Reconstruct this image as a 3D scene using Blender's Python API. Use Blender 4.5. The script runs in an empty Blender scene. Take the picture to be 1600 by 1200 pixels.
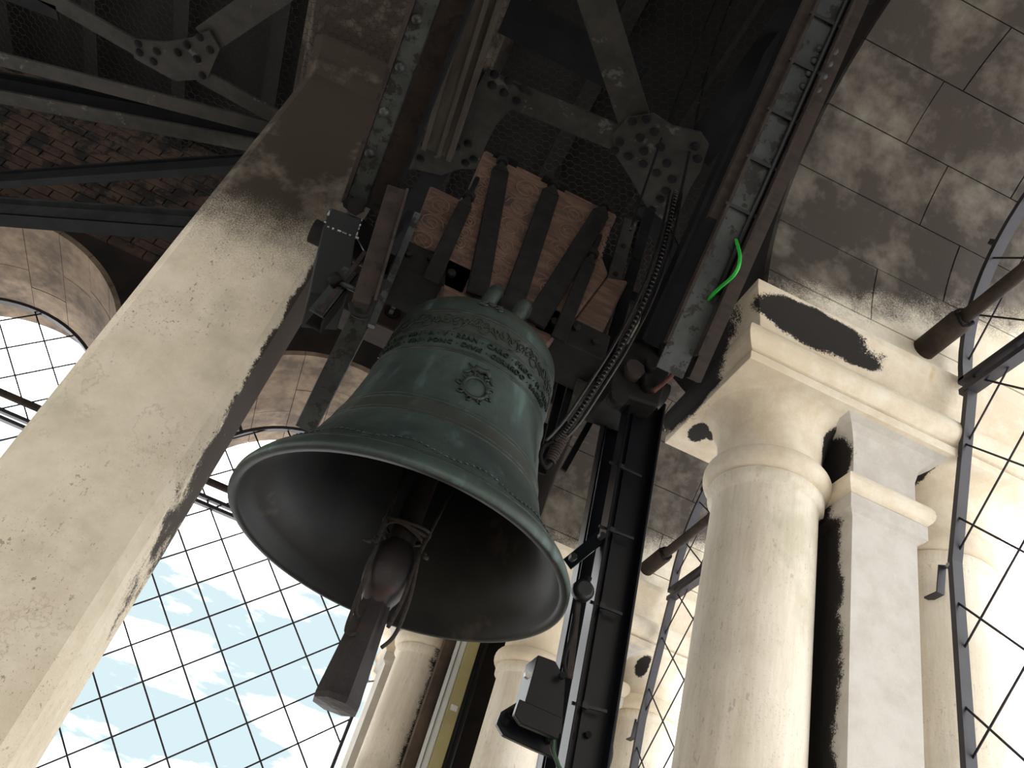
import bpy, bmesh, math, random
from mathutils import Vector, Matrix, noise as mnoise
random.seed(7)
D = bpy.data
SC = bpy.context.scene
COL = SC.collection
pi = math.pi

# ------------------------------------------------------------------ camera
FPX = 1340.0
def unit(v): return Vector(v).normalized()
_z = unit((570, -1594, FPX))
_x = Vector((11000, 5060, FPX)); _x = (_x - _z * _x.dot(_z)).normalized()
_y = _z.cross(_x)
# rows: world axes expressed in camera coordinates (x right, y down, z forward)
EYE = Vector((0, 0, 1.6))
def c2w(c): c = Vector(c); return Vector((_x.dot(c), _y.dot(c), _z.dot(c)))
cam_d = D.cameras.new('camera'); cam = D.objects.new('camera', cam_d); COL.objects.link(cam)
cam_d.sensor_width = 36.0; cam_d.lens = FPX / 1600 * 36.0; cam_d.clip_start = .05; cam_d.clip_end = 300
r_, u_, b_ = c2w((1, 0, 0)), -c2w((0, 1, 0)), -c2w((0, 0, 1))
cam.matrix_world = Matrix(((r_.x, u_.x, b_.x, EYE.x), (r_.y, u_.y, b_.y, EYE.y), (r_.z, u_.z, b_.z, EYE.z), (0, 0, 0, 1)))
SC.camera = cam

# ------------------------------------------------------------------ sky, exposure
SC.view_settings.view_transform = 'Standard'
SC.view_settings.look = 'None'
SC.view_settings.gamma = 1.0
SC.view_settings.use_curve_mapping = False
SC.view_settings.exposure = 0.96
W = D.worlds.new('sky'); SC.world = W; W.use_nodes = True
nt = W.node_tree; nt.nodes.clear()
o_ = nt.nodes.new('ShaderNodeOutputWorld'); bg = nt.nodes.new('ShaderNodeBackground')
tc = nt.nodes.new('ShaderNodeTexCoord'); mp = nt.nodes.new('ShaderNodeMapping'); mp.inputs['Scale'].default_value = (1.6, 1.6, 5.0)
mp.inputs['Location'].default_value = (4.1, 0.7, 0.2)
no = nt.nodes.new('ShaderNodeTexNoise'); no.inputs['Scale'].default_value = 1.5; no.inputs['Detail'].default_value = 8; no.inputs['Roughness'].default_value = .55
ra = nt.nodes.new('ShaderNodeValToRGB')
ra.color_ramp.elements[0].position = .40; ra.color_ramp.elements[0].color = (.37, .46, .485, 1)
ra.color_ramp.elements[1].position = .62; e_ = ra.color_ramp.elements.new(.51); e_.color = (.5, .505, .51, 1); ra.color_ramp.elements[1].color = (2.75, 2.75, 2.74, 1)
nt.links.new(tc.outputs['Generated'], mp.inputs[0]); nt.links.new(mp.outputs[0], no.inputs['Vector'])
nt.links.new(no.outputs['Fac'], ra.inputs[0]); nt.links.new(ra.outputs[0], bg.inputs[0]); nt.links.new(bg.outputs[0], o_.inputs[0])
bg.inputs[1].default_value = 1.0

# ------------------------------------------------------------------ pixel helper (a real plane gives every point its own depth)
def ray(px, py): return c2w(Vector((px - 800, py - 600, FPX)).normalized())
def at(px, py, x=None, y=None, z=None, d=None):
    r = ray(px, py)
    if x is not None: t = (x - EYE.x) / r.x
    elif y is not None: t = (y - EYE.y) / r.y
    elif z is not None: t = (z - EYE.z) / r.z
    else: t = d
    return EYE + r * t
def zaxis(px, py, cx, cy):
    r = ray(px, py); t = (r.x * cx + r.y * cy) / (r.x ** 2 + r.y ** 2)
    return (EYE + r * t).z

# ------------------------------------------------------------------ materials
def srgb(r, g, b):
    f = lambda c: (c / 255 / 12.92) if c / 255 <= .04045 else ((c / 255 + .055) / 1.055) ** 2.4
    return (f(r), f(g), f(b), 1)
class NT:
    def __init__(s, name):
        s.m = D.materials.new(name); s.m.use_nodes = True; s.t = s.m.node_tree; s.t.nodes.clear()
        s.out = s.n('ShaderNodeOutputMaterial'); s.b = s.n('ShaderNodeBsdfPrincipled'); s.l(s.b.outputs[0], s.out.inputs[0])
        s.pos = s.n('ShaderNodeNewGeometry').outputs['Position']
    def n(s, k): return s.t.nodes.new(k)
    def l(s, a, b): s.t.links.new(a, b)
    def put(s, sock, v):
        if isinstance(v, bpy.types.NodeSocket): s.l(v, sock)
        else: sock.default_value = v
    def math(s, op, a, b=0, clamp=False):
        n = s.n('ShaderNodeMath'); n.operation = op; n.use_clamp = clamp; s.put(n.inputs[0], a); s.put(n.inputs[1], b); return n.outputs[0]
    def noise(s, scale, detail=4, rough=.6, vec=None, stretch=None, off=0):
        v = vec or s.pos
        if stretch or off:
            m = s.n('ShaderNodeMapping'); m.inputs['Scale'].default_value = stretch or (1, 1, 1); m.inputs['Location'].default_value = (off, off * .7, off * .3); s.l(v, m.inputs[0]); v = m.outputs[0]
        n = s.n('ShaderNodeTexNoise'); n.inputs['Scale'].default_value = scale; n.inputs['Detail'].default_value = detail; n.inputs['Roughness'].default_value = rough
        s.l(v, n.inputs['Vector']); return n.outputs['Fac']
    def step(s, v, a, b):
        n = s.n('ShaderNodeMapRange'); n.interpolation_type = 'SMOOTHSTEP'; s.put(n.inputs[0], v); n.inputs[1].default_value = a; n.inputs[2].default_value = b; return n.outputs[0]
    def lin(s, v, a, b, c=0, d=1):
        n = s.n('ShaderNodeMapRange'); s.put(n.inputs[0], v); n.inputs[1].default_value = a; n.inputs[2].default_value = b; n.inputs[3].default_value = c; n.inputs[4].default_value = d; return n.outputs[0]
    def mix(s, f, a, b):
        n = s.n('ShaderNodeMix'); n.data_type = 'RGBA'; s.put(n.inputs[0], f); s.put(n.inputs[6], a); s.put(n.inputs[7], b); return n.outputs[2]
    def ellip(s, c, r):
        a = s.n('ShaderNodeVectorMath'); a.operation = 'SUBTRACT'; s.l(s.pos, a.inputs[0]); a.inputs[1].default_value = c
        b = s.n('ShaderNodeVectorMath'); b.operation = 'DIVIDE'; s.l(a.outputs[0], b.inputs[0]); b.inputs[1].default_value = r
        d = s.n('ShaderNodeVectorMath'); d.operation = 'LENGTH'; s.l(b.outputs[0], d.inputs[0]); return d.outputs['Value']
    def bump(s, h, strength, dist=.01):
        n = s.n('ShaderNodeBump'); n.inputs['Strength'].default_value = strength; n.inputs['Distance'].default_value = dist; s.l(h, n.inputs['Height']); s.l(n.outputs[0], s.b.inputs['Normal'])
    def done(s, col, rough=.8, metal=0, spec=.3):
        s.put(s.b.inputs['Base Color'], col); s.put(s.b.inputs['Roughness'], rough); s.b.inputs['Metallic'].default_value = metal
        s.b.inputs['Specular IOR Level'].default_value = spec; return s.m

SOOT = srgb(40, 37, 35)
def stone(name, a, b, extra=(), stains=(), zsoot=None, pits=True, streak=False, sootcol=SOOT, blot=None, tilt=(0, 0), soften=.16):
    """pale limestone; stains: ellipsoids of soot on the stone; zsoot: height above which the stone is smoked"""
    t = NT(name)
    n1 = t.noise(1.3, 5); n2 = t.noise(9, 6, .7); fine = t.noise(70, 3, .7)
    if streak: n2 = t.math('ADD', t.math('MULTIPLY', t.noise(7, 5, .6, stretch=(3, 3, .22)), .6), t.math('MULTIPLY', t.noise(60, 4, .7, stretch=(1.4, 1.4, .2)), .4))
    col = t.mix(t.step(t.math('ADD', t.math('MULTIPLY', n1, .5), t.math('MULTIPLY', n2, .5)), .38, .64), a, b)
    if pits:
        fl1 = t.noise(55, 3, .6, stretch=(1, 1, .35 if streak else .7)); fl2 = t.noise(110, 2, .6, off=4)
        pit = t.math('MAXIMUM', t.step(fl1, .635, .67), t.math('MULTIPLY', t.step(fl2, .63, .67), .8))
        pit = t.math('MULTIPLY', pit, t.step(t.noise(3, 3), .36, .6))
        col = t.mix(t.math('MULTIPLY', pit, .32 if streak else .62), col, srgb(104, 95, 78))
        vn = t.math('ABSOLUTE', t.math('SUBTRACT', t.noise(3.2, 7, .62, off=9), .5))
        vein = t.math('MULTIPLY', t.step(vn, .010, .003), t.step(t.noise(1.4, 2, off=6), .52, .62))
        if not streak: col = t.mix(t.math('MULTIPLY', vein, .22), col, srgb(138, 116, 86))
        col = t.mix(t.math('MULTIPLY', t.step(t.noise(2.3, 4, off=11), .52, .72), .5), col, srgb(176, 172, 148))
    for c, r, k in extra: col = t.mix(t.math('MULTIPLY', t.step(t.math('ADD', t.ellip(c, r), t.math('MULTIPLY', t.noise(30, 3), .5)), 1.3, .4), .7), col, k)
    grain = t.math('SUBTRACT', t.noise(120, 2, .8), .5)
    mid = t.math('SUBTRACT', t.noise(6, 5, .65), .5)
    mask = None
    for c, r in stains:
        e = t.math('ADD', t.math('ADD', t.ellip(c, r), t.math('MULTIPLY', mid, .9)), t.math('MULTIPLY', grain, .5))
        mk = t.step(e, 1.06, .92); mask = mk if mask is None else t.math('MAXIMUM', mask, mk)
    if zsoot is not None:
        sx = t.n('ShaderNodeSeparateXYZ'); t.l(t.pos, sx.inputs[0])
        h = t.math('ADD', sx.outputs[2], t.math('ADD', t.math('MULTIPLY', sx.outputs[0], tilt[0]), t.math('MULTIPLY', sx.outputs[1], tilt[1])))
        h = t.math('ADD', h, t.math('ADD', t.math('MULTIPLY', mid, .35), t.math('MULTIPLY', grain, soften * 2.4)))
        mk = t.step(h, zsoot - soften, zsoot + soften)
        if blot: mk = t.math('MULTIPLY', mk, t.lin(t.math('ADD', t.math('MULTIPLY', t.noise(1.9, 4, .6, off=3), .7), t.math('MULTIPLY', t.noise(11, 4), .3)), blot[0], blot[1], 1.0, blot[2]))
        mask = mk if mask is None else t.math('MAXIMUM', mask, mk)
    if mask is not None: col = t.mix(mask, col, sootcol)
    t.bump(t.math('ADD', fine, t.math('MULTIPLY', n2, 1.5)), .35, .006)
    return t.done(col, .85, 0, .25)
def simple(name, a, b, scale=6, rough=.7, metal=0, bump=.3, stretch=None, spots=None, spec=.35, detail=5):
    t = NT(name)
    n = t.noise(scale, detail, .65, stretch=stretch)
    col = t.mix(t.step(n, .36, .66), a, b)
    if spots:
        m = t.step(t.noise(spots[1], 4, .7, off=5), spots[2], spots[2] + .06)
        col = t.mix(m, col, spots[0])
    if bump: t.bump(n, bump, .006)
    return t.done(col, rough, metal, spec)

LIME_A, LIME_B = srgb(212, 200, 180), srgb(234, 225, 210)
M = {}
M['pillar'] = stone('pillar_limestone', srgb(216, 203, 180), srgb(232, 220, 200), zsoot=4.73, tilt=(-.14, 0), soften=.28, blot=(.50, .74, .72), sootcol=srgb(58, 50, 43), stains=[((-.668, 3.86, 4.8), (.06, .5, 2.1))])
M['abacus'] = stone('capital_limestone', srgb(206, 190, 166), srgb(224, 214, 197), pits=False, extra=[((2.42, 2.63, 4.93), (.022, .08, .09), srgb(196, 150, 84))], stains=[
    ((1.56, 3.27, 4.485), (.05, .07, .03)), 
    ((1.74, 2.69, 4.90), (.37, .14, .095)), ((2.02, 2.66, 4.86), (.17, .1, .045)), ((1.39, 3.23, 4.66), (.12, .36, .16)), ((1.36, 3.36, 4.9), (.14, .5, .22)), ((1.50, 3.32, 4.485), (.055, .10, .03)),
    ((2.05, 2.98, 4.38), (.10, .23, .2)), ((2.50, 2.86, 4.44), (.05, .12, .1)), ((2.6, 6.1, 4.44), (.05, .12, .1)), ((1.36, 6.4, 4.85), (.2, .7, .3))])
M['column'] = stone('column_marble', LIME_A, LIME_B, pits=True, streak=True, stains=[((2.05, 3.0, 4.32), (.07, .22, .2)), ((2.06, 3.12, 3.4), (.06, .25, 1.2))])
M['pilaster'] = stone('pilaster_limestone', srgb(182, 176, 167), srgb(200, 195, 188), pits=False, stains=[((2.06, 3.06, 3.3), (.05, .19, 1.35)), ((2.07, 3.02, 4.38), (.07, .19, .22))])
M['farcol'] = stone('far_column_marble', LIME_A, LIME_B, streak=True, stains=[((1.40, 7.0, 3.2), (.25, .42, 4.0)), ((1.75, 6.25, 3.5), (.03, .1, 1.0))])
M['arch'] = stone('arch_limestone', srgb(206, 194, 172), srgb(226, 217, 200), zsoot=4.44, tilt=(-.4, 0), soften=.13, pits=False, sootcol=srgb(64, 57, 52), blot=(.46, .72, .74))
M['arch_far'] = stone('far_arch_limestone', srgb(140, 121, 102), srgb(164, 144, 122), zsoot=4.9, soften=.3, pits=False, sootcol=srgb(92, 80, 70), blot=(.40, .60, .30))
M['wall'] = simple('smoked_wall', srgb(26, 22, 20), srgb(40, 32, 27), 3, .9, bump=.4)
M['plain'] = simple('plain_limestone', LIME_A, LIME_B, 3, .85)
M['brick'] = simple('smoked_brick', srgb(58, 46, 40), srgb(80, 62, 52), 5, .9, bump=.5, spots=(srgb(36, 32, 30), 4, .52))
M['ceil'] = simple('smoked_ceiling', srgb(17, 16, 15), srgb(26, 23, 21), 2, .95, bump=.2)
M['floor'] = simple('stone_floor', srgb(160, 149, 134), srgb(178, 167, 151), 2, .8)
M['net'] = simple('netting_wire', srgb(25, 24, 23), srgb(31, 30, 28), 8, .8, .0, 0)
M['frame'] = simple('grey_painted_steel', srgb(38, 36, 33), srgb(50, 47, 43), 5, .8, 0, .4, spots=(srgb(72, 70, 65), 7, .60), spec=.15)
M['frame_dark'] = simple('dark_steel', srgb(20, 20, 21), srgb(28, 27, 28), 5, .85, 0, .2, spec=.08)
M['strut'] = simple('worn_grey_steel', srgb(43, 45, 45), srgb(62, 65, 64), 4, .55, .2, .3, spots=(srgb(30, 27, 25), 13, .515))
M['girder_lit'] = simple('lit_grey_steel', srgb(46, 48, 50), srgb(60, 62, 64), 5, .75, 0, .2, spec=.2)
M['boxgrey'] = simple('grey_primer', srgb(36, 37, 37), srgb(42, 43, 43), 3, .7, 0, .05, spec=.2)
M['rust'] = simple('rusty_steel', srgb(40, 32, 29), srgb(54, 43, 39), 9, .85, .1, .5, spots=(srgb(32, 27, 26), 12, .55))
M['rustred'] = simple('red_rust', srgb(72, 40, 33), srgb(86, 52, 42), 9, .85, .2, .5)
M['black'] = simple('black_painted_steel', srgb(8, 9, 14), srgb(12, 13, 19), 5, .30, .0, .05, spec=.3)
M['iron'] = simple('dark_iron', srgb(19, 18, 17), srgb(29, 27, 25), 12, .75, .0, .4, spec=.15)
M['rubber'] = simple('black_rubber', srgb(14, 14, 15), srgb(22, 22, 24), 20, .45, 0, .1)
M['dkgreen'] = simple('dark_green_lead', srgb(28, 62, 38), srgb(36, 76, 46), 3, .5, 0, 0)
M['brownstone'] = simple('smoked_brown_stone', srgb(62, 51, 43), srgb(86, 72, 60), 3, .85, 0, .4)
M['greased'] = simple('greased_steel', srgb(14, 12, 11), srgb(30, 26, 24), 30, .32, .0, .5, spec=.45)
M['wood'] = simple('old_wood', srgb(66, 50, 42), srgb(92, 71, 59), 5, .85, 0, .5, stretch=(1, 4, 6), spots=(srgb(56, 46, 41), 5, .56))
M['carved'] = simple('carved_relief', srgb(84, 66, 55), srgb(102, 81, 68), 9, .8, 0, .3)
M['wood_plain'] = simple('brown_timber', srgb(38, 30, 25), srgb(52, 40, 33), 4, .8, 0, .4, stretch=(1, 6, 8))
M['frameblack'] = simple('grille_paint', srgb(38, 34, 39), srgb(48, 44, 50), 6, .45, .1, .05, spec=.5)
M['wire'] = simple('grille_wire', srgb(44, 38, 42), srgb(54, 47, 51), 8, .5, .4, 0)
M['rod'] = simple('rusty_tie_rod', srgb(48, 40, 35), srgb(66, 55, 47), 14, .85, .2, .6)
M['tube'] = simple('white_casing', srgb(196, 200, 200), srgb(214, 216, 214), 3, .4, 0, 0)
M['casing'] = simple('yellowed_casing', srgb(160, 152, 108), srgb(178, 170, 124), 2, .5, 0, 0)
M['green'] = simple('green_cable', srgb(38, 150, 52), srgb(48, 170, 62), 3, .4, 0, 0)
M['rope'] = simple('dark_rope', srgb(34, 30, 27), srgb(52, 45, 40), 60, .9, 0, .8)
M['clip'] = simple('zinc', srgb(150, 150, 150), srgb(180, 180, 178), 20, .35, .8, .1)
M['chip'] = simple('chipped_paint_edge', srgb(150, 152, 150), srgb(186, 188, 186), 30, .6, .2, .1)
def bronze():
    t = NT('patinated_bronze')
    n1 = t.noise(2.2, 6, .65); n2 = t.noise(14, 6, .75); st = t.noise(5, 5, .6, stretch=(2.2, 2.2, .5), off=2)
    col = t.mix(t.step(n1, .35, .65), srgb(48, 56, 54), srgb(68, 80, 75))
    col = t.mix(t.math('MULTIPLY', t.step(st, .54, .72), .55), col, srgb(92, 112, 110))
    col = t.mix(t.math('MULTIPLY', t.step(n2, .54, .70), .6), col, srgb(46, 48, 43))
    sx = t.n('ShaderNodeSeparateXYZ'); t.l(t.pos, sx.inputs[0]); zz = t.math('ADD', sx.outputs[2], t.math('MULTIPLY', t.math('SUBTRACT', n2, .5), .03))
    for z0, z1 in ((3.415, 3.51), (3.945, 4.07), (4.12, 4.22)): col = t.mix(t.math('MULTIPLY', t.math('MULTIPLY', t.step(zz, z0 - .01, z0 + .01), t.step(zz, z1 + .01, z1 - .01)), .5), col, srgb(60, 58, 49))
    t.bump(n2, .25, .004)
    return t.done(col, t.lin(n2, .3, .7, .42, .62), .35, .4)
M['bronze'] = bronze()
M['bronze_dark'] = simple('dark_bronze_relief', srgb(38, 43, 40), srgb(54, 61, 56), 20, .55, .35, .4)
def clap():
    t = NT('clapper_iron')
    n1 = t.noise(5, 5); n2 = t.noise(18, 4, .7)
    col = t.mix(t.step(n1, .4, .62), srgb(32, 28, 28), srgb(46, 41, 40))
    col = t.mix(t.math('MULTIPLY', t.step(n2, .54, .66), .8), col, srgb(58, 38, 32))
    t.bump(n2, .4, .006); return t.done(col, .5, .5, .4)
M['clapper'] = clap()
M['bell_inside'] = simple('dark_shaded_bronze', srgb(22, 24, 27), srgb(38, 38, 37), 3, .5, .2, .2, spots=(srgb(58, 50, 46), 2.2, .60))  # dark inner bronze with the shade of mouth and lip put into its colour

# ------------------------------------------------------------------ mesh helpers
class MB:
    def __init__(s): s.v = []; s.f = []; s.sm = []
    def add(s, v, f, smooth=False):
        o = len(s.v); s.v += [tuple(p) for p in v]; s.f += [tuple(i + o for i in q) for q in f]; s.sm += [smooth] * len(f); return s
    def box(s, lo, hi):
        x0, y0, z0 = lo; x1, y1, z1 = hi
        return s.add([(x0, y0, z0), (x1, y0, z0), (x1, y1, z0), (x0, y1, z0), (x0, y0, z1), (x1, y0, z1), (x1, y1, z1), (x0, y1, z1)],
                     [(0, 3, 2, 1), (4, 5, 6, 7), (0, 1, 5, 4), (1, 2, 6, 5), (2, 3, 7, 6), (3, 0, 4, 7)])
    def bar(s, p0, p1, side, w, h, w1=None, h1=None):
        """prism from p0 to p1; w across 'side', h across the third axis"""
        p0, p1 = Vector(p0), Vector(p1); d = (p1 - p0).normalized(); side = Vector(side); a = (side - d * side.dot(d)).normalized(); b = d.cross(a)
        w1 = w if w1 is None else w1; h1 = h if h1 is None else h1
        q = lambda p, W_, H_: [p - a * W_ / 2 - b * H_ / 2, p + a * W_ / 2 - b * H_ / 2, p + a * W_ / 2 + b * H_ / 2, p - a * W_ / 2 + b * H_ / 2]
        return s.add(q(p0, w, h) + q(p1, w1, h1), [(0, 3, 2, 1), (4, 5, 6, 7), (0, 1, 5, 4), (1, 2, 6, 5), (2, 3, 7, 6), (3, 0, 4, 7)])
    def tube(s, path, r, n=8, caps=True, smooth=True):
        path = [Vector(p) for p in path]; m = len(path); rs = r if isinstance(r, (list, tuple)) else [r] * m
        vs = []; prev = None
        for i, p in enumerate(path):
            d = (path[min(i + 1, m - 1)] - path[max(i - 1, 0)]).normalized()
            if prev is None:
                a = d.orthogonal().normalized()
            else:
                a = prev - d * prev.dot(d); a = a.normalized() if a.length > 1e-6 else d.orthogonal().normalized()
            prev = a; b = d.cross(a)
            vs += [p + (a * math.cos(2 * pi * k / n) + b * math.sin(2 * pi * k / n)) * rs[i] for k in range(n)]
        fs = [(i * n + k, i * n + (k + 1) % n, (i + 1) * n + (k + 1) % n, (i + 1) * n + k) for i in range(m - 1) for k in range(n)]
        s.add(vs, fs, smooth)
        if caps:
            o = len(s.v) - len(vs); s.f.append(tuple(o + k for k in reversed(range(n)))); s.f.append(tuple(o + (m - 1) * n + k for k in range(n))); s.sm += [False, False]
        return s
    def lathe(s, prof, c=(0, 0, 0), n=48, smooth=True, a0=0):
        vs = []; c = Vector(c)
        for r, z in prof: vs += [c + Vector((r * math.cos(a0 + 2 * pi * k / n), r * math.sin(a0 + 2 * pi * k / n), z)) for k in range(n)]
        m = len(prof)
        return s.add(vs, [(i * n + k, i * n + (k + 1) % n, (i + 1) * n + (k + 1) % n, (i + 1) * n + k) for i in range(m - 1) for k in range(n)], smooth)
    def prism(s, poly, ext):
        """poly: list of 3-D points, ext: extrusion vector"""
        poly = [Vector(p) for p in poly]; n = len(poly); e = Vector(ext)
        return s.add(poly + [p + e for p in poly], [tuple(range(n)), tuple(range(2 * n - 1, n - 1, -1))] + [(k, (k + 1) % n, n + (k + 1) % n, n + k) for k in range(n)])
    def map(s, fn): s.v = [tuple(fn(Vector(p))) for p in s.v]; return s
    def mesh(s, name, mat, bevel=0, seg=1):
        me = D.meshes.new(name); me.from_pydata(s.v, [], s.f)
        bm = bmesh.new(); bm.from_mesh(me)
        for i, fc in enumerate(bm.faces): fc.smooth = s.sm[i] if i < len(s.sm) else False
        bmesh.ops.recalc_face_normals(bm, faces=bm.faces)
        if bevel: bmesh.ops.bevel(bm, geom=[e for e in bm.edges if len(e.link_faces) == 2 and e.calc_face_angle(0) > .5], offset=bevel, segments=seg, affect='EDGES', profile=.5)
        bm.to_mesh(me); bm.free(); me.materials.append(M[mat] if isinstance(mat, str) else mat); return me
    def build(s, name, mat, parent=None, bevel=0, seg=1):
        return link(name, s.mesh(name, mat, bevel, seg), parent)
def link(name, me, parent=None):
    o = D.objects.new(name, me); COL.objects.link(o)
    if parent is not None: o.parent = parent; o.matrix_parent_inverse = Matrix.Translation(-parent_loc(parent))
    return o
def parent_loc(p):
    l = Vector((0, 0, 0))
    while p is not None: l = l + p.location; p = p.parent if p.matrix_parent_inverse == Matrix() else None
    return l
def thing(name, label, cat, loc=(0, 0, 0), group=None):
    o = D.objects.new(name, None); COL.objects.link(o); o.location = loc; o.empty_display_size = .2
    return tag(o, label, cat, group)
def tag(o, label, cat, group=None):
    o['label'] = label; o['category'] = cat
    if group: o['group'] = group
    return o
def struct(o, label=None):
    o['kind'] = 'structure'
    if label: o['label'] = label
    return o
def stuff(o): o['kind'] = 'stuff'; return o
def arc(c, r, a0, a1, n, ax, ay):
    c, ax, ay = Vector(c), Vector(ax), Vector(ay)
    return [c + ax * (r * math.cos(a0 + (a1 - a0) * i / n)) + ay * (r * math.sin(a0 + (a1 - a0) * i / n)) for i in range(n + 1)]
def smooth_path(pts, n=8):
    pts = [Vector(p) for p in pts]; out = []
    for i in range(len(pts) - 1):
        p0, p1, p2, p3 = pts[max(i - 1, 0)], pts[i], pts[i + 1], pts[min(i + 2, len(pts) - 1)]
        for k in range(n):
            t = k / n
            out.append(.5 * ((2 * p1) + (p2 - p0) * t + (2 * p0 - 5 * p1 + 4 * p2 - p3) * t * t + (3 * p1 - p0 - 3 * p2 + p3) * t ** 3))
    return out + [pts[-1]]

# ------------------------------------------------------------------ the belfry: floor, ceiling, four arcaded walls
XW, YF, ZS, R = 1.47, 6.90, 5.20, 1.29       # inner faces of right / far wall, springing height, arch radius
ZTOP, TH = 8.3, 1.68
RIGHT_ARCHES = [-5.17, -1.87, 1.43, 4.73]; FAR_ARCHES = [-10.3, -6.95, -3.70, -.46]
XL, YB = -11.9, -6.85                        # left and back walls
fl = struct(MB().box((XL - 1, YB - 1, -.12), (XW + TH, YF + TH, 0)).build('floor', 'floor'))
ce = struct(MB().box((XL - 1, YB - 1, ZTOP), (XW + TH, YF + TH, ZTOP + .2)).build('ceiling', 'ceil'))
for k in range(9):                            # timber joists under the deck
    x = -6.0 + k * .9
    MB().box((x, YB, ZTOP - .22), (x + .14, YF, ZTOP)).build('joist', 'ceil', ce)

def spandrel(conv, centers, u0, u1, zc=ZS, rr=R + .014):
    """solid wall above the springing line with round arch holes; conv(a, u, z) -> world"""
    mb = MB(); edges = [u0]
    N = 20
    for c in centers: edges += [c - rr, c + rr]
    edges.append(u1)
    for i in range(0, len(edges), 2):
        a, b = edges[i], edges[i + 1]
        if b - a < .01: continue
        mb.add([conv(p, q, w) for p in (0, TH) for q in (a, b) for w in (5.0, ZTOP)], [(0, 1, 3, 2), (4, 6, 7, 5), (0, 4, 5, 1), (2, 3, 7, 6), (0, 2, 6, 4), (1, 5, 7, 3)])
    for c in centers:
        pts = [(c + rr * math.cos(t), zc + rr * math.sin(t)) for t in [pi - pi * k / N for k in range(N + 1)]]
        pts = [(c - rr, 5.0)] + pts + [(c + rr, 5.0)]
        for (ua, za), (ub, zb) in zip(pts, pts[1:]):
            v = [conv(p, q, w) for p in (0, TH) for (q, w) in ((ua, za), (ub, zb), (ub, ZTOP), (ua, ZTOP))]
            if abs(ua - ub) < 1e-6: mb.add([v[0], v[1], v[5], v[4]], [(0, 1, 2, 3)])
            else: mb.add(v, [(0, 1, 2, 3), (7, 6, 5, 4), (0, 4, 5, 1)])
    return mb
convR = lambda a, u, z: (XW + a, u, z)
convF = lambda a, u, z: (u, YF + a, z)
convL = lambda a, u, z: (XL - a, u, z)
convB = lambda a, u, z: (u, YB - a, z)
wr = struct(spandrel(convR, RIGHT_ARCHES, YB - TH, YF + .2).build('wall_right', 'wall'))
wf = struct(spandrel(convF, FAR_ARCHES, XL - .1, XW + TH).build('wall_far', 'wall'))
wl = struct(spandrel(convL, RIGHT_ARCHES, YB, YF + TH).build('wall_left', 'wall'))
wb = struct(spandrel(convB, FAR_ARCHES, XL - TH, XW).build('wall_back', 'wall'))
for nm, cv, us in (('wall_left', convL, (-6.9, -3.52, -.22, 3.08, 6.38)), ('wall_back', convB, (-11.9, -8.6, -5.3, -2.1, 1.12))):   # plain piers out of view
    par = D.objects[nm]
    for u in us:
        MB().add([cv(a, u + s, z) for a in (0.1, 1.5) for s in (-.38, .38) for z in (.0, 5.1)], [(0, 1, 3, 2), (4, 6, 7, 5), (0, 4, 5, 1), (2, 3, 7, 6), (0, 2, 6, 4), (1, 5, 7, 3)]).build('pier', 'plain', par)
    MB().add([cv(a, u, z) for a in (.3, 1.3) for u in (us[0], us[-1]) for z in (0, .9)], [(0, 1, 3, 2), (4, 6, 7, 5), (0, 4, 5, 1), (2, 3, 7, 6), (0, 2, 6, 4), (1, 5, 7, 3)]).build('parapet', 'plain', par)
for par, cv, (a, b) in ((wr, convR, (YB, YF)), (wf, convF, (XL, XW))):
    MB().add([cv(p, u, z) for p in (.35, 1.35) for u in (a, b) for z in (0, .9)], [(0, 1, 3, 2), (4, 6, 7, 5), (0, 4, 5, 1), (2, 3, 7, 6), (0, 2, 6, 4), (1, 5, 7, 3)]).build('parapet', 'plain', par)

def voussoirs(conv, c, par, mat, rows, splits, zc=ZS, amax=TH):
    """intrados lining: single stones with open joints; conv(a, u, z)"""
    gap = .003
    for i in range(rows):
        t0, t1 = pi * i / rows + gap / R, pi * (i + 1) / rows - gap / R
        cuts = [0] + list(splits[i % len(splits)]) + [amax]
        for k in range(len(cuts) - 1):
            a0, a1 = cuts[k] + (gap if k else -.004), cuts[k + 1] - (gap if k < len(cuts) - 2 else -.004)
            rr = R + random.uniform(-.003, .003)
            vs = []
            n = 4
            for rad in (rr, R + .05):
                for a in (a0, a1):
                    for j in range(n + 1):
                        t = t0 + (t1 - t0) * j / n
                        vs.append(conv(a, c + rad * math.cos(t), zc + rad * math.sin(t)))
            m = n + 1; fs = []
            for j in range(n):
                fs += [(j, j + 1, m + j + 1, m + j), (2 * m + j, 3 * m + j, 3 * m + j + 1, 2 * m + j + 1), (j, 2 * m + j, 2 * m + j + 1, j + 1), (m + j, m + j + 1, 3 * m + j + 1, 3 * m + j)]
            fs += [(0, m, 3 * m, 2 * m), (n, 2 * m + n, 3 * m + n, m + n)]
            MB().add(vs, fs).build('voussoir', mat, par)
    # stilted courses between abacus and springing
    for s in (-1, 1):
        cuts = [0, .8, amax]
        for k in range(2):
            a0, a1 = cuts[k] - .004, cuts[k + 1] - .004
            MB().add([conv(a, c + s * u, z) for a in (a0, a1) for u in (R, R + .05) for z in (5.0, zc - .005)], [(0, 1, 3, 2), (4, 6, 7, 5), (0, 4, 5, 1), (2, 3, 7, 6), (0, 2, 6, 4), (1, 5, 7, 3)]).build('voussoir', mat, par)
SPL = [(.62,), (1.05,), (.78,), (.50, 1.2)]
voussoirs(convR, 1.43, wr, 'arch', 11, SPL)
voussoirs(convR, 4.73, wr, 'arch', 11, SPL[1:] + SPL[:1])
voussoirs(convF, -3.70, wf, 'arch_far', 11, SPL)
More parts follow.
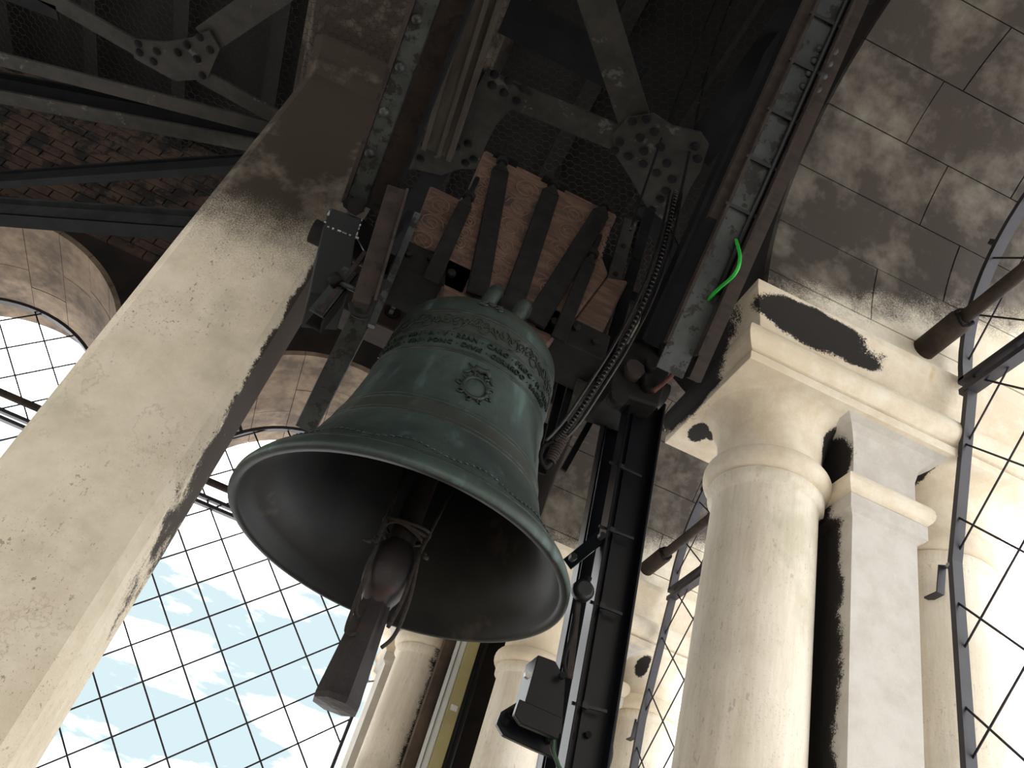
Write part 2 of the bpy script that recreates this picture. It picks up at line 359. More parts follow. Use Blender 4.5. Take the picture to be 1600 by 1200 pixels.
voussoirs(convF, -.46, wf, 'arch_far', 11, SPL[2:] + SPL[:2])

# brickwork above the far arches (the stretch the open frame lets you see)
bw, bh = .35, .098
brick_me = [MB().box((-bw / 2 + .006, -.02, -bh / 2 + .006), (bw / 2 - .006, .02, bh / 2 - .006)).mesh('brick', 'brick', .004) for _ in range(1)]
nb = 0
for row in range(17):
    z = 6.66 + row * bh
    for k in range(13):
        x = -6.1 + k * bw + (bw / 2 if row % 2 else 0)
        if x > -1.7 or (x < -4.6 and z < 6.7): continue
        o = link('brick', brick_me[0], wf); o.location = (x, YF - .012 + random.uniform(-.006, .004), z); nb += 1

# ------------------------------------------------------------------ piers
def rect_loft(conv, a0, a1, u0, u1, prof):
    """stack of rectangular rings: prof = [(z, outset)]"""
    mb = MB(); vs = []
    for z, o in prof: vs += [conv(a0 - o, u0 - o, z), conv(a1 + o, u0 - o, z), conv(a1 + o, u1 + o, z), conv(a0 - o, u1 + o, z)]
    n = len(prof); fs = [(i * 4 + k, i * 4 + (k + 1) % 4, (i + 1) * 4 + (k + 1) % 4, (i + 1) * 4 + k) for i in range(n - 1) for k in range(4)]
    return mb.add(vs, fs + [(3, 2, 1, 0), tuple(4 * (n - 1) + k for k in range(4))])
def roll(z0, z1, out, base, n=8):
    zc, h = (z0 + z1) / 2, (z1 - z0) / 2
    return [(zc - h * math.cos(pi * i / n), base + out * math.sin(pi * i / n)) for i in range(n + 1)]
def make_pier(conv, uc, label, group, shaft_mat, dz=0, a_off=-.07):
    cv = lambda a, u, z: conv(a + a_off, uc + u, z + (dz if z > 1 else 0))
    p = thing('stone_pier', label, 'pier', cv(.85, 0, 0), group)
    def column(a):
        c = Vector(cv(a, 0, 0)) + Vector((0, 0, dz))
        sh = MB().lathe([(.275, .9), (.262, 1.6), (.254, 2.8), (.247, 4.0), (.250, 4.015), (.270, 4.025), (.273, 4.075), (.262, 4.09)], c, 56).build('column_shaft', shaft_mat, p)
        MB().lathe([(.25, 4.085)] + [(.262 + .044 * math.sin(pi * i / 10), 4.148 - .062 * math.cos(pi * i / 10)) for i in range(11)] + [(.25, 4.215)], c, 56).build('astragal', 'abacus', sh)
        MB().lathe([(.252, 4.2), (.253, 4.30), (.258, 4.36), (.272, 4.42), (.298, 4.462), (.335, 4.482), (.36, 4.486)], c, 56).build('neck', 'abacus', sh)
    column(.393)
    pl = rect_loft(cv, .675, 1.02, -.28, .28, [(.9, .0), (3.985, 0), (4.0, .014), (4.012, .034), (4.085, .034)]).build('pilaster_shaft', 'pilaster', p)
    rect_loft(cv, .675, 1.02, -.28, .28, roll(4.085, 4.21, .05, .012)).build('astragal', 'abacus', pl)
    rect_loft(cv, .675, 1.02, -.28, .28, [(4.2, .0), (4.34, .0), (4.40, .012), (4.445, .036), (4.472, .07), (4.486, .11)]).build('neck', 'pilaster', pl)
    column(1.38)
    rect_loft(cv, 0, 1.77, -.4225, .4225, [(.0, -.05), (.9, -.05), (.92, -.08)]).build('plinth', 'plain', p)
    ab = rect_loft(cv, 0, 1.77, -.4225, .4225, [(4.486, 0), (4.535, 0), (4.55, -.03), (4.72, -.03)]).build('abacus', 'abacus', p, .003)
    rect_loft(cv, 0, 1.77, -.4225, .4225, roll(4.545, 4.725, .085, -.045, 12)).build('roll_moulding', 'abacus', ab)
    rect_loft(cv, 0, 1.77, -.4225, .4225, [(4.69, -.07), (4.72, -.078), (4.77, -.07), (4.85, -.045), (4.92, -.008), (4.97, .018), (5.012, .022)]).build('cavetto_block', 'abacus', ab, .003)
    return p
make_pier(convR, 3.10, 'pale stone pier of two round columns and a pilaster, nearest on the right', 'stone piers under the arches', 'column')
make_pier(convR, 6.30, 'pale stone pier half hidden behind the black steel post', 'stone piers under the arches', 'farcol')
make_pier(convF, 1.12, 'soot-marked stone pier in the corner below the bell', 'stone piers under the arches', 'farcol', .17)
make_pier(convF, -2.08, 'stone pier behind the big square pillar', 'stone piers under the arches', 'farcol', .17)
MB().box((XW, -.62, 0), (XW + 1.6, .18, 5.0)).build('pier', 'plain', wr)
# corner masonry between the two walls
struct(MB().box((1.50, 6.86, 0), (2.9, 8.3, 5.1)).build('wall_corner', 'wall'))

# ------------------------------------------------------------------ big square pillar
pt = thing('square_pillar', 'big square cream stone pillar with chamfered edges and soot-blackened top', 'pillar', (-1.02, 3.78, 0))
def octo(x0, x1, y0, y1, c, prof):
    vs = []
    for z, o in prof:
        a0, a1, b0, b1 = x0 - o, x1 + o, y0 - o, y1 + o
        vs += [(a0 + c, b0, z), (a1 - c, b0, z), (a1, b0 + c, z), (a1, b1 - c, z), (a1 - c, b1, z), (a0 + c, b1, z), (a0, b1 - c, z), (a0, b0 + c, z)]
    n = len(prof)
    return MB().add(vs, [(i * 8 + k, i * 8 + (k + 1) % 8, (i + 1) * 8 + (k + 1) % 8, (i + 1) * 8 + k) for i in range(n - 1) for k in range(8)] + [tuple(range(7, -1, -1)), tuple(8 * (n - 1) + k for k in range(8))])
octo(-1.362, -.690, 3.5, 4.08, .048, [(0, 0), (5.98, 0)]).build('shaft', 'pillar', pt)
octo(-1.362, -.690, 3.5, 4.08, .048, [(5.98, 0), (6.06, .03), (6.12, .035), (6.2, .06), (6.4, .13), (6.62, .24), (6.7, .26)]).build('corbel', 'pillar', pt)
octo(-1.362, -.690, 3.5, 4.08, .048, [(6.7, .3), (ZTOP, .3)]).build('upper_block', 'pillar', pt)

# ------------------------------------------------------------------ the bell
S = .875
BX, BY, BZ = .2381, 3.1332, 1.6 + 1.6802 * S
PROF = [(.0, .800), (.03, .800), (.06, .785), (.10, .752), (.15, .710), (.2, .670), (.26, .628), (.33, .590), (.40, .562), (.48, .538), (.56, .517), (.64, .500), (.72, .486), (.8, .474), (.88, .464), (.96, .456), (1.04, .451), (1.12, .448), (1.20, .446), (1.245, .437), (1.27, .420), (1.288, .38), (1.298, .30), (1.304, .02)]
def br(z):
    z = z / S
    for (z0, r0), (z1, r1) in zip(PROF, PROF[1:]):
        if z <= z1: return S * (r0 + (r1 - r0) * max(0, (z - z0) / (z1 - z0)))
    return .01
TH0 = math.atan2(-BY, -BX)
def wrap(p):       # flat (s along the girth, h height, d proud) -> on the bell
    r = br(p.y) + p.z; a = TH0 + p.x / br(p.y)
    return Vector((BX + r * math.cos(a), BY + r * math.sin(a), BZ + p.y))
bell = thing('bronze_bell', 'large green-patinated bronze bell hanging mouth down with relief bands', 'bell', (BX, BY, BZ))
outer = [(r * S, z * S) for z, r in PROF]
inner = [(.765, -.004), (.752, .012), (.742, .05), (.70, .09), (.655, .12), (.60, .20), (.545, .31), (.50, .45), (.462, .65), (.43, .9), (.41, 1.1), (.36, 1.19), (.02, 1.21)]
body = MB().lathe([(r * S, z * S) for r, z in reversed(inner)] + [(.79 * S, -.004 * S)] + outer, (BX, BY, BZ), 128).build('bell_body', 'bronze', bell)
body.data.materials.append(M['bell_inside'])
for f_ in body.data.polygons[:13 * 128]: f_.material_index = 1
for z, w in ((.085, .005), (.105, .003), (.40, .006), (.425, .004), (.50, .006), (.525, .004), (.862, .007), (.878, .005), (.998, .007), (1.012, .004), (1.135, .008), (1.15, .004)):
    zz = z * S; r = br(zz)
    MB().lathe([(r + w * math.cos(t) - .002, zz + w * math.sin(t)) for t in [-pi / 2 + pi * k / 6 for k in range(7)]], (BX, BY, BZ), 128).build('moulding', 'bronze_dark', bell)
# inscription, two rows of raised capitals
def text_mesh(txt, size, depth):
    cu = D.curves.new('t', 'FONT'); cu.body = txt; cu.size = size; cu.extrude = depth; cu.resolution_u = 2; cu.space_character = 1.12
    ob = D.objects.new('t', cu); COL.objects.link(ob); bpy.context.view_layer.update()
    dg = bpy.context.evaluated_depsgraph_get(); me = D.meshes.new_from_object(ob.evaluated_get(dg)); COL.objects.unlink(ob); D.objects.remove(ob); return me
def inscription(txt, z, size, key, key_s):
    me = text_mesh(txt, size, .006); pre = text_mesh(txt[:txt.index(key)] + '|', size, .006); x0 = max(v.co.x for v in pre.vertices)
    for v in me.vertices: v.co = wrap(Vector((v.co.x - x0 + key_s, z + v.co.y, v.co.z + .003)))
    me.materials.append(M['bronze_dark']); o = stuff(link('inscription', me, bell)); o['label'] = 'raised line of Latin capitals around the bell'
inscription('· ETIAM · SVB · RIN · A · V · RSAN · CARO · PROC · M · VENET', .952 * S, .036, 'CARO', .03)
inscription('· ANNO · VIN · PONC · DIVIS · GERARDO · SAGRED', .900 * S, .036, 'GERARDO', .06)
# frieze of scrolls between the mouldings
fr = MB()
k = 0; s = -.62
while s < .62:
    h = 1.072 * S + .012 * math.sin(k * 2.1); rad = .020 + .008 * (k % 3)
    sp = [Vector((s + rad * (1 - t / 14) * math.cos(k + t * .75), h + rad * 1.2 * (1 - t / 14) * math.sin(k + t * .75), .003)) for t in range(11)]
    fr.tube(sp, .0032, 5)
    fr.tube([Vector((s + .03 + .01 * t, h + .022 * math.sin(t * 1.1 + k), .003)) for t in range(5)], .003, 5)
    s += .044; k += 1
fr.map(wrap).build('frieze', 'bronze_dark', bell)
# upper wreath on the shoulder
wr_ = MB()
for t in range(16):
    a = t * .8; wr_.tube([Vector((-.03 + .045 * math.cos(a) + .01 * j, 1.225 * S + .014 * math.sin(a * 1.7) + .006 * j, .003)) for j in range(3)], .006, 5)
wr_.map(wrap).build('wreath', 'bronze_dark', bell)
# beads above the lip
bd = MB()
for t in range(60):
    s = -.75 + t * .025
    bd.tube([Vector((s, .155 * S + .02 * math.sin(t * .55), .0)), Vector((s + .008, .157 * S + .02 * math.sin(t * .55), .004)), Vector((s + .014, .155 * S + .02 * math.sin(t * .55), .0))], .005, 5)
bd.map(wrap).build('bead_festoon', 'bronze', bell)
# coat of arms
cs, ch = .043, .675 * S
md = D.objects.new('coat_of_arms', MB().tube([Vector((cs + .052 * math.cos(t), ch + .056 * math.sin(t), .004)) for t in [2 * pi * k / 28 for k in range(29)]], .009, 6).map(wrap).mesh('coat_of_arms', 'bronze_dark')); COL.objects.link(md); md.parent = bell; md.matrix_parent_inverse = Matrix.Translation(-bell.location)
MB().add([Vector((cs, ch, .012))] + [Vector((cs + .046 * math.cos(2 * pi * k / 24), ch + .05 * math.sin(2 * pi * k / 24), .002)) for k in range(24)], [(0, 1 + k, 1 + (k + 1) % 24) for k in range(24)], True).map(wrap).build('shield', 'bronze', md)
sc_ = MB()
for k in range(9):
    a = 2 * pi * k / 9 + .3
    sc_.tube([Vector((cs + .064 * math.cos(a) + .016 * (1 - t / 9) * math.cos(a + t * .8), ch + .068 * math.sin(a) + .016 * (1 - t / 9) * math.sin(a + t * .8), .005)) for t in range(8)], .006, 5)
for sx in (-1, 1):
    sc_.tube([Vector((cs + sx * (.02 + .012 * t), ch + .075 + .014 * math.sin(t * 1.3), .005)) for t in range(5)], .007, 5)
sc_.map(wrap).build('scrollwork', 'bronze_dark', md)
MB().tube([Vector((cs - .035, ch + .078, .006)), Vector((cs - .022, ch + .102, .01)), Vector((cs, ch + .096, .012)), Vector((cs + .022, ch + .108, .01)), Vector((cs + .038, ch + .084, .006))], [.010, .017, .014, .017, .01], 6).tube([Vector((cs - .06, ch + .115, .005)), Vector((cs - .01, ch + .075, .006))], .005, 5).map(wrap).build('cap', 'bronze_dark', md)
# canons (hanging loops) on the crown
for px, py, hh in ((762, 472, .115), (808, 492, .11)):
    b = at(px, py, z=BZ + 1.28 * S) + Vector((0, .03, 0))
    MB().tube(smooth_path([b + Vector((0, 0, -.02)), b + Vector((.01, -.015, .06)), b + Vector((.02, 0, hh * .85)), b + Vector((.03, .06, hh))]), .037, 10).build('canon', 'bronze_dark', bell)

# ------------------------------------------------------------------ clapper
za = lambda px, py: zaxis(px, py, BX, BY)
ZT, ZB_, ZK = za(528, 1106), za(604, 902), za(588, 955)
cl = thing('bell_clapper', 'rusty iron clapper hanging from the bell mouth with a blunt tapered tail', 'clapper', (BX, BY, ZB_))
MB().lathe([(.05, BZ + 1.065), (.05, ZB_ + .32), (.056, ZB_ + .14)], (BX, BY, 0), 16).build('shaft', 'clapper', cl)
MB().lathe([(.053, ZB_ + .19)] + [(.095 * math.sin(t) ** .8, ZB_ + .02 + .15 * math.cos(t)) for t in [.5 + (2.5 - .5) * k / 12 for k in range(13)]] + [(.054, ZK + .01)], (BX, BY, 0), 28).build('ball', 'clapper', cl)
MB().lathe([(.03, ZK + .08), (.058, ZK + .03), (.066, ZK - .03), (.088, ZT + .02), (.086, ZT), (.02, ZT - .004), (.001, ZT - .004)], (BX, BY, 0), 8, False, .3).build('tail', 'clapper', cl)
# rope lashed round the shaft, ends looping down
rp = thing('lashing_rope', 'dark frayed rope lashed round the clapper shaft with loops hanging down', 'rope', (BX, BY, ZB_ + .15))
for j in range(3):
    MB().tube([Vector((BX + (.085 + .006 * j) * math.cos(t), BY + (.085 + .004 * j) * math.sin(t), ZB_ + .19 + .012 * j + .012 * math.sin(2 * t + j))) for t in [2 * pi * k / 24 for k in range(25)]], .008, 6).build('coil', 'rope', rp)
for (x0, y0), (x1, y1), (x2, y2), (x3, y3) in (((590, 850), (560, 930), (541, 985), (556, 990)), ((585, 860), (570, 905), (556, 950), (560, 965)), ((655, 865), (640, 935), (618, 990), (596, 1012)), ((650, 880), (632, 930), (615, 965), (606, 980))):
    pts = [at(*q, y=BY - .07) for q in ((x0, y0), (x1, y1), (x2, y2), (x3, y3))]
    MB().tube(smooth_path(pts, 6), .008, 6).build('loop', 'rope', rp)
for px, py in ((583, 843), (668, 872), (588, 838), (664, 866), (579, 846)):
    p = at(px, py, y=BY - .08); MB().tube([p, p + Vector((random.uniform(-.03, .03), -.01, random.uniform(-.03, .03)))], [.010, .004], 5).build('frayed_end', 'rope', rp)
for k, (px, py) in enumerate(((634, 735), (706, 765))):
    MB().tube([at(px, py, y=BY + .02), at((588, 655)[k], (850, 865)[k], y=BY - .06)], .009, 6).build('stay_line', 'rope', rp)

# ------------------------------------------------------------------ headstock
HY = 2.96
hs = thing('bell_headstock', 'carved brown wooden headstock with dark iron straps above the bell', 'headstock', (BX, BY, BZ + 1.27 * S))
def poly(pts, y, dy, name, mat, par, bevel=0):
    return MB().prism([(x, y, z) for x, z in pts], (0, dy, 0)).build(name, mat, par, bevel)
poly([(-.15, 5.36), (.655, 5.36), (.63, 5.02), (.70, 4.9), (.60, 4.5), (.50, 4.22), (-.02, 4.22), (-.10, 4.55), (-.15, 4.92), (-.12, 5.1)], HY, .35, 'main_block', 'wood', hs, .012)
poly([(-.315, 4.95), (-.14, 4.95), (-.10, 4.55), (-.27, 4.52)], HY + .03, .3, 'wing', 'wood', hs, .01)
poly([(.82, 4.95), (.70, 4.9), (.60, 4.5), (.76, 4.5)], HY + .03, .3, 'wing', 'wood', hs, .01)
# carved scrolls, one panel each
cv_ = 0
for (x0, x1, z0, z1) in ((-.29, -.16, 4.6, 4.9), (-.10, -.02, 4.62, 5.25), (.06, .22, 4.62, 5.28), (.36, .50, 4.62, 5.26), (.60, .64, 4.9, 5.26)):
    mb = MB(); y = (HY if x0 > -.12 else HY + .03) - .001
    z = z1
    while z > z0:
        w = (x1 - x0) / 2; cx = (x0 + x1) / 2; rad = min(w, .075)
        mb.tube([Vector((cx + (cv_ % 2 * 2 - 1) * rad * (1 - t / 26) * math.cos(t * .55), y, z - rad + rad * (1 - t / 26) * math.sin(t * .55))) for t in range(22)], .0045, 5)
        mb.tube([Vector((x0 + (x1 - x0) * t / 6, y, z + .006 * math.sin(t * 2))) for t in range(7)], .004, 5)
        mb.tube([Vector((cx + rad * .5 * math.sin(t), y, z - rad * 2 + rad * 1.6 * t / 6)) for t in range(7)], .0035, 5)
        z -= rad * 2.1; cv_ += 1
    mb.build('carving', 'carved', hs)
def strap(p0, p1, w, par, y=None, t=.022):
    p0, p1 = Vector(p0), Vector(p1); d = (p1 - p0).normalized()
    st = MB().bar(p0, p1, (1, 0, 0), w * .95, t, w * 1.1, t).build('strap', 'iron', par, .004)
    top = p0 - d * .0
    MB().bar(top - d * .05, top, (1, 0, 0), w * .35, t * 1.2, w * .95, t).build('shoulder', 'iron', st)
    MB().tube([top - d * .03, top - d * .24], .014, 8).build('threaded_bolt', 'iron', st)
    MB().tube([top - d * .065, top - d * .1], .032, 6, smooth=False).build('nut', 'iron', st)
    return st
for (a, b, w) in (((782, 268), (745, 462), .095), ((860, 303), (795, 492), .10), ((938, 335), (835, 505), .10)):
    strap(at(*a, y=HY - .016), at(*b, y=HY - .03), w, hs)
for (a, b, w) in (((726, 322), (672, 440), .075), ((920, 412), (872, 530), .07)):
    strap(at(*a, y=HY - .03), at(*b, y=HY - .05), w, hs)
for px, py in ((790, 250), (865, 288)):
    p = at(px, py, y=HY - .01); MB().bar(p + Vector((-.07, 0, .0)), p + Vector((.07, 0, 0)), (0, 1, 0), .07, .02).build('clamp_bar', 'iron', hs)
for sgn, x in ((-1, -.30), (1, .78)):
    ax = MB().box((x if sgn < 0 else x - .35, HY + .0, 4.33), (x + .36 if sgn < 0 else x + .02, HY + .3, 4.50)).build('axle_plate', 'iron', hs, .006)
    for q in range(3):
        MB().lathe([(.001, 0), (.022, 0), (.022, .02), (.001, .026)], (0, 0, 0), 8, False).map(lambda v: Vector((x + sgn * -.05 + sgn * -.11 * q + v.x, HY - v.z, 4.41 + .03 * (q % 2) + v.y))).build('bolt', 'iron', ax)
    MB().tube([(x + .05 * -sgn, BY, 4.45), (x + sgn * .42, BY, 4.45)], .06, 20).build('axle', 'iron', hs)
# ------------------------------------------------------------------ timber beam behind the bell
tb = thing('timber_beam', 'horizontal brown timber beam bolted up behind the bell crown', 'beam', (-.1, 3.85, 4.4))
zt, zb = at(640, 452, y=3.78).z, at(640, 528, y=3.78).z
MB().box((-.66, 3.78, zb), (1.3, 3.98, zt)).build('beam', 'wood_plain', tb, .008)
MB().box((-.66, 3.70, zt), (1.3, 3.98, zt + .05)).build('steel_angle', 'frame', tb, .004)
p = at(612, 487, y=3.775)
bp = MB().tube([p, p - Vector((0, .012, 0))], .045, 14).build('bolt_plate', 'iron', tb)
for dz in (-.018, .018): MB().box((p.x - .012, p.y - .024, p.z + dz - .012), (p.x + .012, p.y - .010, p.z + dz + .012)).build('nut', 'clip', bp)

# ------------------------------------------------------------------ diagonal struts of the bell frame and bearings
def rivet_mesh(r=.022, h=.016, mat='frame'):
    return MB().lathe([(r, 0), (r * .92, h * .45), (r * .6, h * .85), (.001, h)], (0, 0, 0), 10).mesh('rivet', mat)
RIV = {m: rivet_mesh(mat=m) for m in ('frame', 'strut', 'frame_dark')}
def rivet(par, p, nrm, mat='frame', sc=1.0):
    o = link('rivet', RIV[mat], par); n = Vector(nrm).normalized()
    o.rotation_mode = 'QUATERNION'; o.rotation_quaternion = Vector((0, 0, 1)).rotation_difference(n); o.location = Vector(p); o.scale = (sc,) * 3; return o
XR = 1.06
pA, pB = at(1062, 545, x=XR), at(1303, 0, x=XR); dS = (pB - pA).normalized(); nS = Vector((0, -dS.z, dS.y)).normalized()
if nS.z > 0: nS = -nS           # points down towards the viewer
pE = pA + dS * 3.2
sr = thing('diagonal_strut', 'rust-spotted grey steel strut leaning up to the right, banded with black cable ties', 'strut', pA)
pS = pA - dS * .12
MB().bar(pS, pE, (1, 0, 0), .135, .014).build('web', 'strut', sr)
MB().bar(pA + Vector((.075, 0, 0)) + nS * .03, pE + Vector((.075, 0, 0)) + nS * .03, (1, 0, 0), .014, .085).build('flange', 'rust', sr)
MB().bar(pA + Vector((-.07, 0, 0)) + nS * .0, pE + Vector((-.07, 0, 0)) + nS * .0, (1, 0, 0), .014, .05).build('flange', 'rust', sr)
pl0, pl1 = pA - dS * .1, pE
MB().bar(pl0 + Vector((.125, 0, 0)) - nS * .02, pl1 + Vector((.125, 0, 0)) - nS * .02, (1, 0, 0), .06, .05).build('timber_packing', 'wood_plain', sr)
MB().bar(pA + dS * .62 + Vector((-.10, 0, 0)) - nS * .04, pE + Vector((-.10, 0, 0)) - nS * .04, (1, 0, 0), .045, .05).build('timber_packing', 'wood_plain', sr)
for py in (332, 259, 185, 108, 35):
    q = at(1303 - .45 * py, py, x=XR); t = (q - pA).dot(dS); q = pA + dS * t
    MB().bar(q - Vector((.085, 0, 0)) + nS * .016, q + Vector((.09, 0, 0)) + nS * .024, dS, .016, .012).build('cable_tie', 'rubber', sr)
for k in range(4):
    q = at(1325 - 14 * k, 62 + 24 * k, x=XR + .084); t = (q - pA).dot(dS); rivet(sr, pA + dS * t + Vector((.084, 0, 0)) + nS * .05, nS, 'strut', 1.0)
    rivet(sr, pA + dS * t + Vector((.03, 0, 0)) + nS * .007, nS, 'strut', .9)
# cable and conduit strapped along the strut
cb = tag(MB().tube([pA + dS * t + Vector((.05, 0, 0)) + nS * .022 for t in (.3, .8, 1.3, 1.8, 2.4, 3.0)], .014, 8).build('strapped_cable', 'rubber'), 'black cable strapped along the rust-spotted steel strut', 'cable')
# heavier dark raker behind it
pa2, pb2 = at(1045, 470, x=.98), at(1225, 40, x=.98)
off = Vector((-.02, .28, .22))
rk = thing('dark_raker', 'dark riveted steel raker running just left of the banded strut', 'strut', pA + off)
MB().bar(pA + off, pE + off, (1, 0, 0), .15, .02).build('plate', 'frame_dark', rk)
for sx in (-.08, .08): MB().bar(pA + off + Vector((sx, 0, 0)), pE + off + Vector((sx, 0, 0)), (1, 0, 0), .02, .11).build('flange', 'frame_dark', rk)
# left strut
lA, lB = at(572, 322, y=3.05), at(690, 0, y=2.02); dL = (lB - lA).normalized(); lE = lA + dL * 2.8
nL = Vector((0, -dL.z, dL.y)).normalized()
if nL.z > 0: nL = -nL
sl = thing('diagonal_strut', 'bolted brown and grey steel strut leaning up beside the pillar top', 'strut', lA)
MB().bar(lA + Vector((.055, 0, 0)), lE + Vector((.055, 0, 0)), (1, 0, 0), .115, .016).build('web', 'rust', sl)
MB().bar(lA + Vector((-.045, 0, 0)) + nL * .05, lE + Vector((-.045, 0, 0)) + nL * .05, (1, 0, 0), .085, .014).build('flange', 'strut', sl)
MB().bar(lA + Vector((-.005, 0, 0)) + nL * .025, lE + Vector((-.005, 0, 0)) + nL * .025, (1, 0, 0), .014, .06).build('web_plate', 'strut', sl)
MB().bar(lA + Vector((.12, 0, 0)) + nL * .04, lE + Vector((.12, 0, 0)) + nL * .04, (1, 0, 0), .014, .1).build('flange', 'frame_dark', sl)
MB().bar(lA + Vector((-.10, 0, 0)) + nL * .05, lE + Vector((-.10, 0, 0)) + nL * .05, (1, 0, 0), .02, .03).build('edge_angle', 'rust', sl)
for t in (.30, .52, .74, .96, 1.18): rivet(sl, lA + dL * t + Vector((-.06, 0, 0)) + nL * .057, nL, 'strut', 1.1)
# bearing housing left
hb = thing('bearing_housing', 'black folded-steel bearing box with chipped white edges beside the pillar', 'housing', at(520, 450, y=2.93))
q = [at(*p, y=2.93) for p in ((506, 351), (556, 370), (543, 462), (484, 457))]
MB().prism(q, (0, .26, 0)).build('box', 'boxgrey', hb, .004)
q = [at(*p, y=2.95) for p in ((517, 325), (566, 342), (556, 371), (506, 352))]
MB().prism(q, (0, .012, 0)).build('front_lip', 'boxgrey', hb)
q2 = [at(566, 342, y=2.95), at(556, 371, y=2.95)]
MB().prism([q2[0], q2[1], q2[1] + Vector((.10, .16, .03)), q2[0] + Vector((.10, .16, .10))], (.008, 0, 0)).build('side_cheek', 'black', hb)
for a, b in (((506, 352), (556, 371)), ((517, 325), (506, 352)), ((566, 342), (556, 371))):
    a, b = at(*a, y=2.925), at(*b, y=2.925)
    for k in range(7):
        t = random.uniform(0, 1); c = a.lerp(b, t); MB().bar(c, c + (b - a) * random.uniform(.04, .12), (0, 1, 0), .006, random.uniform(.004, .01)).build('chipped_edge', 'chip', hb)
bn = MB().tube([at(556, 322, y=3.02), at(556, 322, y=2.9)], .045, 6, smooth=False).build('bearing_nut', 'iron', hb)
MB().tube([at(545, 318, y=3.0), at(545, 318, y=2.92)], .03, 8).build('bearing_nut', 'iron', hb)
# right bearing
rb = thing('bearing_block', 'dark greasy bearing block with bolts on top of the black steel post', 'housing', at(1000, 590, y=3.1))
MB().prism([at(*p, y=3.02) for p in ((965, 540), (1040, 520), (1050, 570), (1030, 635), (950, 610))], (0, .3, 0)).build('block', 'iron', rb, .012)
for px, py, r, m in ((1035, 552, .042, 'iron'), (1052, 562, .028, 'rust'), (985, 585, .05, 'rust'), (1010, 605, .04, 'iron'), (960, 628, .045, 'iron'), (1012, 575, .035, 'iron')):
    p_ = at(px, py, y=3.02); MB().tube([p_, p_ - Vector((0, .06, 0))], r, 8).build('bolt', m, rb)
MB().tube(smooth_path([at(1020, 612, y=2.95), at(1055, 580, y=2.9), at(1085, 530, y=2.8), at(1110, 470, y=2.65)]), .011, 8).build('red_conduit', 'rustred', rb)
# hanger bars between headstock and right bearing
hg = thing('hanger_frame', 'dark drilled steel hanger bars right of the carved headstock', 'frame', at(920, 600, y=3.1))
for (a, b, w, m, y0, y1) in (((985, 345), (895, 660), .075, 'frame', 3.0, 3.2), ((950, 400), (862, 720), .05, 'frame_dark', 3.15, 3.35), ((1015, 330), (935, 610), .06, 'frame_dark', 3.1, 3.2), ((905, 480), (845, 740), .045, 'frame_dark', 3.4, 3.5), ((1045, 400), (985, 600), .09, 'frame_dark', 2.95, 3.1), ((1000, 520), (880, 735), .03, 'frame_dark', 3.3, 3.5)):
    bo = MB().bar(at(*a, y=y0), at(*b, y=y1), (1, 0, 0), w, .02).build('bar', m, hg)
    if w > .055:
        for t in (.15, .3, .45, .6, .75):
            c = at(*a, y=y0).lerp(at(*b, y=y1), t); MB().tube([c - Vector((0, .016, .0)), c - Vector((0, .0, 0))], .016, 8).build('bolt', 'iron', bo)
for (a, b, y0) in (((880, 515), (960, 555), 3.3), ((900, 570), (975, 600), 3.35), ((930, 440), (1000, 470), 3.3)):
    MB().bar(at(*a, y=y0), at(*b, y=y0), (0, 0, 1), .07, .03).build('cross_bar', 'frame_dark', hg)

# ------------------------------------------------------------------ left linkage
lk = thing('rusty_lever', 'rusty square steel lever hanging beside the bearing box', 'lever', at(566, 478, y=2.8))
MB().bar(at(620, 298, y=2.78), at(566, 478, y=2.82), (1, 0, 0), .095, .05).build('arm', 'rust', lk, .004)
MB().bar(at(634, 304, y=2.77), at(583, 478, y=2.81), (1, 0, 0), .012, .085).build('flange', 'rust', lk)
MB().tube(smooth_path([at(548, 474, y=2.8), at(553, 490, y=2.8), at(570, 494, y=2.8), at(580, 482, y=2.8), at(583, 465, y=2.8)]), .012, 8).build('stirrup', 'iron', lk)
MB().bar(at(652, 335, y=2.9), at(580, 510, y=3.0), (1, 0, 0), .03, .03).build('grey_blade', 'strut', lk)
MB().bar(at(640, 335, y=2.86), at(572, 420, y=2.9), (1, 0, 0), .03, .05).build('link_plate', 'frame_dark', lk)
tr = thing('steel_trough', 'short upturned steel channel left of the bell crown', 'channel', at(520, 500, y=2.95))
a, b = at(503, 508, y=2.95), at(556, 440, y=2.95); dd = (b - a).normalized(); sd = Vector((0, 1, 0)); up = dd.cross(sd).normalized()
MB().bar(a, b, (0, 1, 0), .11, .01).build('bottom', 'iron', tr)
for k in (-1, 1): MB().bar(a + sd * .05 * k + up * .035, b + sd * .05 * k + up * .035, (0, 1, 0), .01, .07).build('side', 'strut' if k < 0 else 'iron', tr)
MB().bar(at(570, 395, y=2.9), at(500, 490, y=2.9), (1, 0, 0), .02, .02).build('rod', 'rust', tr)
MB().tube([at(527, 440, y=2.88), at(560, 455, y=2.86)], .013, 8).build('pin', 'strut', tr)
MB().tube([at(520, 432, y=2.88), at(530, 445, y=2.88)], .03, 8).build('spring', 'iron', tr)
ds = tag(MB().bar(at(598, 430, y=3.0), at(478, 668, y=4.05), (1, 0, 0), .11, .05).build('raking_bar', 'strut', None, .004), 'soot-spotted steel bar sloping down behind the bell, over the arch', 'bar')
